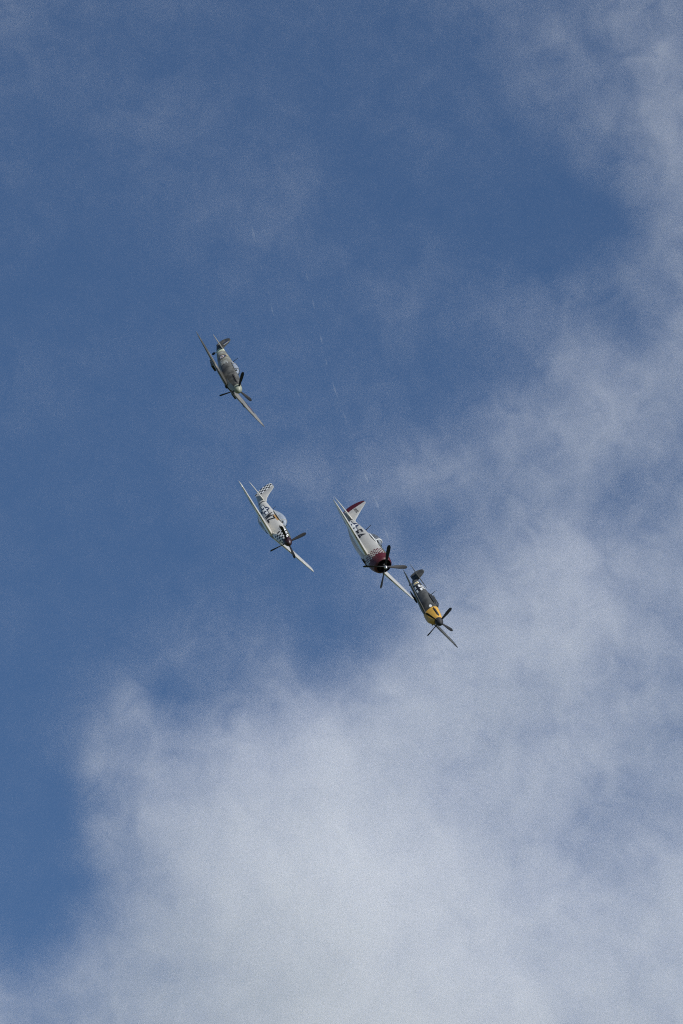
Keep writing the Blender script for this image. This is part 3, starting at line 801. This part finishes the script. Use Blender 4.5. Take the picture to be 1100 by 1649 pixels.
# ------------------------------------------------------------------ dark fighter with a yellow nose
def build_yellow_nose():
    e = fighter([[-.4844, .2929, .8244], [.6841, -.4606, .5656], [.5454, .8379, .0228]], 693.5, 979.7, 533.4,
                'dark grey-green fighter with yellow nose and black crosses, lowest of the four planes')
    H = Hull([(2.28, .36, .34, -.42, 0, 2), (1.9, .41, .43, -.72, 0, 2.1), (1.3, .44, .51, -.90, 0, 2.2), (.6, .44, .56, -.88, 0, 2.2), (0, .44, .60, -.74, 0, 2.2), (-.8, .44, .62, -.70, 0, 2.1),
              (-1.6, .43, .61, -.66, 0, 2), (-2.6, .39, .57, -.56, .02, 2), (-3.6, .33, .51, -.42, .05, 2), (-4.6, .24, .44, -.24, .1, 2), (-5.3, .10, .36, 0, .15, 2), (-5.8, .04, .31, .1, .2, 2)])
    H.mesh('fuselage', -5.8, .55, 'dark_grey_green', e, 56, 48)
    H.mesh('engine_cowling', .553, 2.26, 'yellow', e, 24, 48)
    propeller(e, 2.5, 4, 72, 3.3, [(2.27, .36), (2.42, .36), (2.6, .33), (2.78, .25), (2.92, .14), (2.98, .03)], 'prop_black', chord=.27)
    for s in (1, -1):
        decal('exhaust_recess', e, ['soot'], lambda u, v: 0 if abs(v - .09) < .09 * min(1, (u + .02) / .2, (1.32 - u) / .2) else -1, 0, 1.3, 0, .18, side_surf(H, s, .78 if s > 0 else 2.08, .18, .008))
        for k in range(6):
            y = .95 + k * .19
            tube('exhaust_stub', [(s * (H.side_x(y, .27) - .03), y, .27), (s * (H.side_x(y, .27) + .05), y - .05, .27), (s * (H.side_x(y, .27) + .08), y - .14, .27)], .04, 'engine_dark', e)
        decal('badge', e, ['white'], lambda u, v: 0 if (u / .22) ** 2 + (v / .13) ** 2 < 1 else -1, -.23, .23, -.14, .14, side_surf(H, s, .28, .12), .02)
        decal('cross_marking', e, ['black', 'white'], cross(.56, .12, .17), -.56, .56, -.46, .52, side_surf(H, s, -3.15, .04))
        decal('yellow_bar', e, ['roundel_yellow', 'white'], lambda u, v: 0 if abs(u) < .10 and abs(v) < .22 else 1, -.15, .15, -.27, .27, side_surf(H, s, -4.15, .1))
    # framed box canopy
    C = Hull([(.35, .12, .60, .45, .52, 3), (.0, .26, .74, .45, .56, 3.5), (-.2, .30, .80, .45, .58, 3.5), (-.9, .31, .80, .45, .58, 3.2), (-1.5, .28, .72, .45, .58, 2.6), (-2.2, .12, .60, .45, .55, 2)])
    ca = C.mesh('canopy', -1.45, -.2, 'dark_glazing', e, 14, 40, caps=(False, False), th0=R(-5), th1=R(185))
    ws = C.mesh('windscreen', -.197, .35, 'dark_glazing', e, 8, 40, caps=(False, False), th0=R(-5), th1=R(185))
    C.mesh('canopy_fairing', -2.2, -1.453, 'dark_grey_green', e, 10, 32, caps=(False, False), th0=R(-5), th1=R(185))
    canopy_ribs(C, [-.2, .3], 'dark_grey_green', ws, .035); canopy_ribs(C, [-.62, -1.05, -1.45], 'dark_grey_green', ca, .035)
    for th in (0, 42, 138, 180):
        tube('frame', [C.point(y, R(th), .004) for y in np.linspace(-1.45, -.2, 10)], .03, 'dark_grey_green', ca, 6)
        tube('frame', [C.point(y, R(th), .004) for y in np.linspace(-.2, .33, 6)], .03, 'dark_grey_green', ws, 6)
    box('instrument_coaming', -.24, .24, -.25, .02, .5, .7, 'cockpit_dark', e)
    box('headrest', -.15, .15, -1.2, -1.1, .45, .85, 'cockpit_dark', e)
    st = taper_wing(4.95, .72, -1.4, .56, -.54, -.66, -.01, .14, .10, .5, .0)
    (wr, tr), (wl, tl) = wing_pair(e, st, 'dark_grey_green')
    for (w, t_, x) in ((wr, tr, 3.3), (wl, tl, -3.3)):
        s = 1 if x > 0 else -1
        decal('cross_marking', w, ['black', 'white'], cross(.45, .10, .07), -.45, .45, -.45, .45, lambda u, v, t_=t_, x=x: t_(x + u, -.3 + v))
        zz = float(np.interp(1.5, [q[0] for q in st], [q[3] for q in st]))
        box('radiator', min(s * 1.1, s * 1.85), max(s * 1.1, s * 1.85), -1.3, -.3, zz - .28, zz - .1, 'dark_grey_green', w, .1)
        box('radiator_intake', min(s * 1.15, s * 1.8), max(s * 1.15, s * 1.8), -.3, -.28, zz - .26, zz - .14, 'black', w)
        z2 = float(np.interp(2.2, [q[0] for q in st], [q[3] for q in st]))
        tube('gun_barrel', [(s * 2.2, .4, z2), (s * 2.2, .95, z2)], .03, 'engine_dark', w)
    tail(e, [(.05, -4.7, -5.75, .62, .09), (.7, -4.8, -5.72, .63, .09), (1.2, -4.92, -5.66, .64, .08), (1.42, -5.02, -5.58, .64, .07), (1.5, -5.2, -5.48, .64, .05)], 'dark_grey_green', .6)
    hinge = lambda s: (s[1] + 5.5) / (s[1] - s[2])
    fst = [(.2, -4.55, -6.05, 0, .05), (.45, -4.75, -6.12, 0, .08), (.7, -4.9, -6.12, 0, .085), (.95, -5.02, -6.04, 0, .085), (1.15, -5.16, -5.9, 0, .08), (1.27, -5.28, -5.78, 0, .07), (1.31, -5.4, -5.62, 0, .05)]
    lifting('fin', fst, 'dark_grey_green', e, 'v', 1, 0, lambda s: max(.1, hinge(s)), 8)
    lifting('rudder', [(.0, -5.0, -5.95, 0, .05)] + fst, 'dark_grey_green', e, 'v', 1, lambda s: max(.12, hinge(s)) + .012, 1, 6)
    tube('aerial_mast', [(0, -1.75, .6), (0, -1.8, 1.28)], [.03, .018], 'engine_dark', e, 6)
    wheel(e, 0, -4.85, -.36, .15, .11)
    return e

build_camouflaged()
build_checked()
radial = build_radial()
build_yellow_nose()

# ------------------------------------------------------------------ faint vapour shed by the wing tips of the radial fighter
def build_trails():
    m = bpy.data.materials.new('vapour'); m.use_nodes = True
    nt = m.node_tree; nt.nodes.clear()
    pv = nt.nodes.new('ShaderNodeVolumePrincipled'); pv.inputs['Color'].default_value = (.98, .98, .98, 1)
    pv.inputs['Density'].default_value = .5
    mo = nt.nodes.new('ShaderNodeOutputMaterial'); nt.links.new(pv.outputs[0], mo.inputs['Volume'])
    rng = random.Random(4)
    paths = [([(540, 809), (530, 775), (502, 700), (475, 620), (455, 560), (437, 490), (420, 425), (404, 355)], 502.7, 'faint broken vapour trail behind the right wing tip of the radial fighter',
              [(.0, .03, .5), (.06, .09, .8), (.13, .15, .5), (.36, .41, .7), (.42, .44, .5), (.66, .71, .9), (.73, .75, .6), (.82, .85, .5), (.92, .99, 1.)]),
             ([(665, 964), (626, 868), (606, 810), (590, 770), (568, 715), (548, 650), (527, 590), (515, 540), (503, 480), (490, 430)], 509.3, 'faint broken vapour trail behind the left wing tip of the radial fighter',
              [(.10, .15, .5), (.17, .22, 1.), (.26, .31, 1.), (.34, .385, 1.), (.43, .45, .5), (.52, .57, .6), (.60, .66, .9), (.70, .73, .7), (.765, .80, 1.), (.87, .91, .8), (.95, .99, .7)])]
    for px, d0, label, puffs in paths:
        P = [place_at(px[0][0], px[0][1], d0)]; d = d0
        for a, b in zip(px, px[1:]):
            d += 1.4 * math.hypot(b[0] - a[0], b[1] - a[1]) * d0 / F_PX
            P.append(place_at(b[0], b[1], d))
        ln = [0]
        for a, b in zip(P, P[1:]): ln.append(ln[-1] + (b - a).length)
        def at(t):
            s = t * ln[-1]; i = max(k for k in range(len(P) - 1) if ln[k] <= s)
            return P[i].lerp(P[i+1], (s - ln[i]) / (ln[i+1] - ln[i]))
        V = []; Fc = []; g = 8
        for t0, t1, r in puffs:
            N = 10; base = len(V)
            wob = Vector((rng.uniform(-.05, .05), 0, rng.uniform(-.05, .05)))
            for i in range(N + 1):
                t = t0 + (t1 - t0) * i / N; c = at(t) + wob; dr = (at(min(1, t + .01)) - at(max(0, t - .01))).normalized()
                u = dr.cross(Vector((0, 0, 1))).normalized(); w = dr.cross(u)
                rr = .10 * r * max(.03, math.sin(math.pi * i / N)) * rng.uniform(.8, 1.2)
                for k in range(g):
                    a = 2 * math.pi * k / g
                    V.append(c + (u * math.cos(a) + w * math.sin(a)) * rr)
            for i in range(N):
                for k in range(g): Fc.append((base+i*g+k, base+i*g+(k+1) % g, base+(i+1)*g+(k+1) % g, base+(i+1)*g+k))
            Fc.append(tuple(base+k for k in range(g))); Fc.append(tuple(base+N*g+k for k in range(g)))
        org = P[0]
        MATS['vapour'] = m
        o = link('vapour_trail', [v - org for v in V], Fc, 'vapour', None)
        o.location = org; o['label'] = label; o['category'] = 'vapour trail'; o['kind'] = 'stuff'
build_trails()
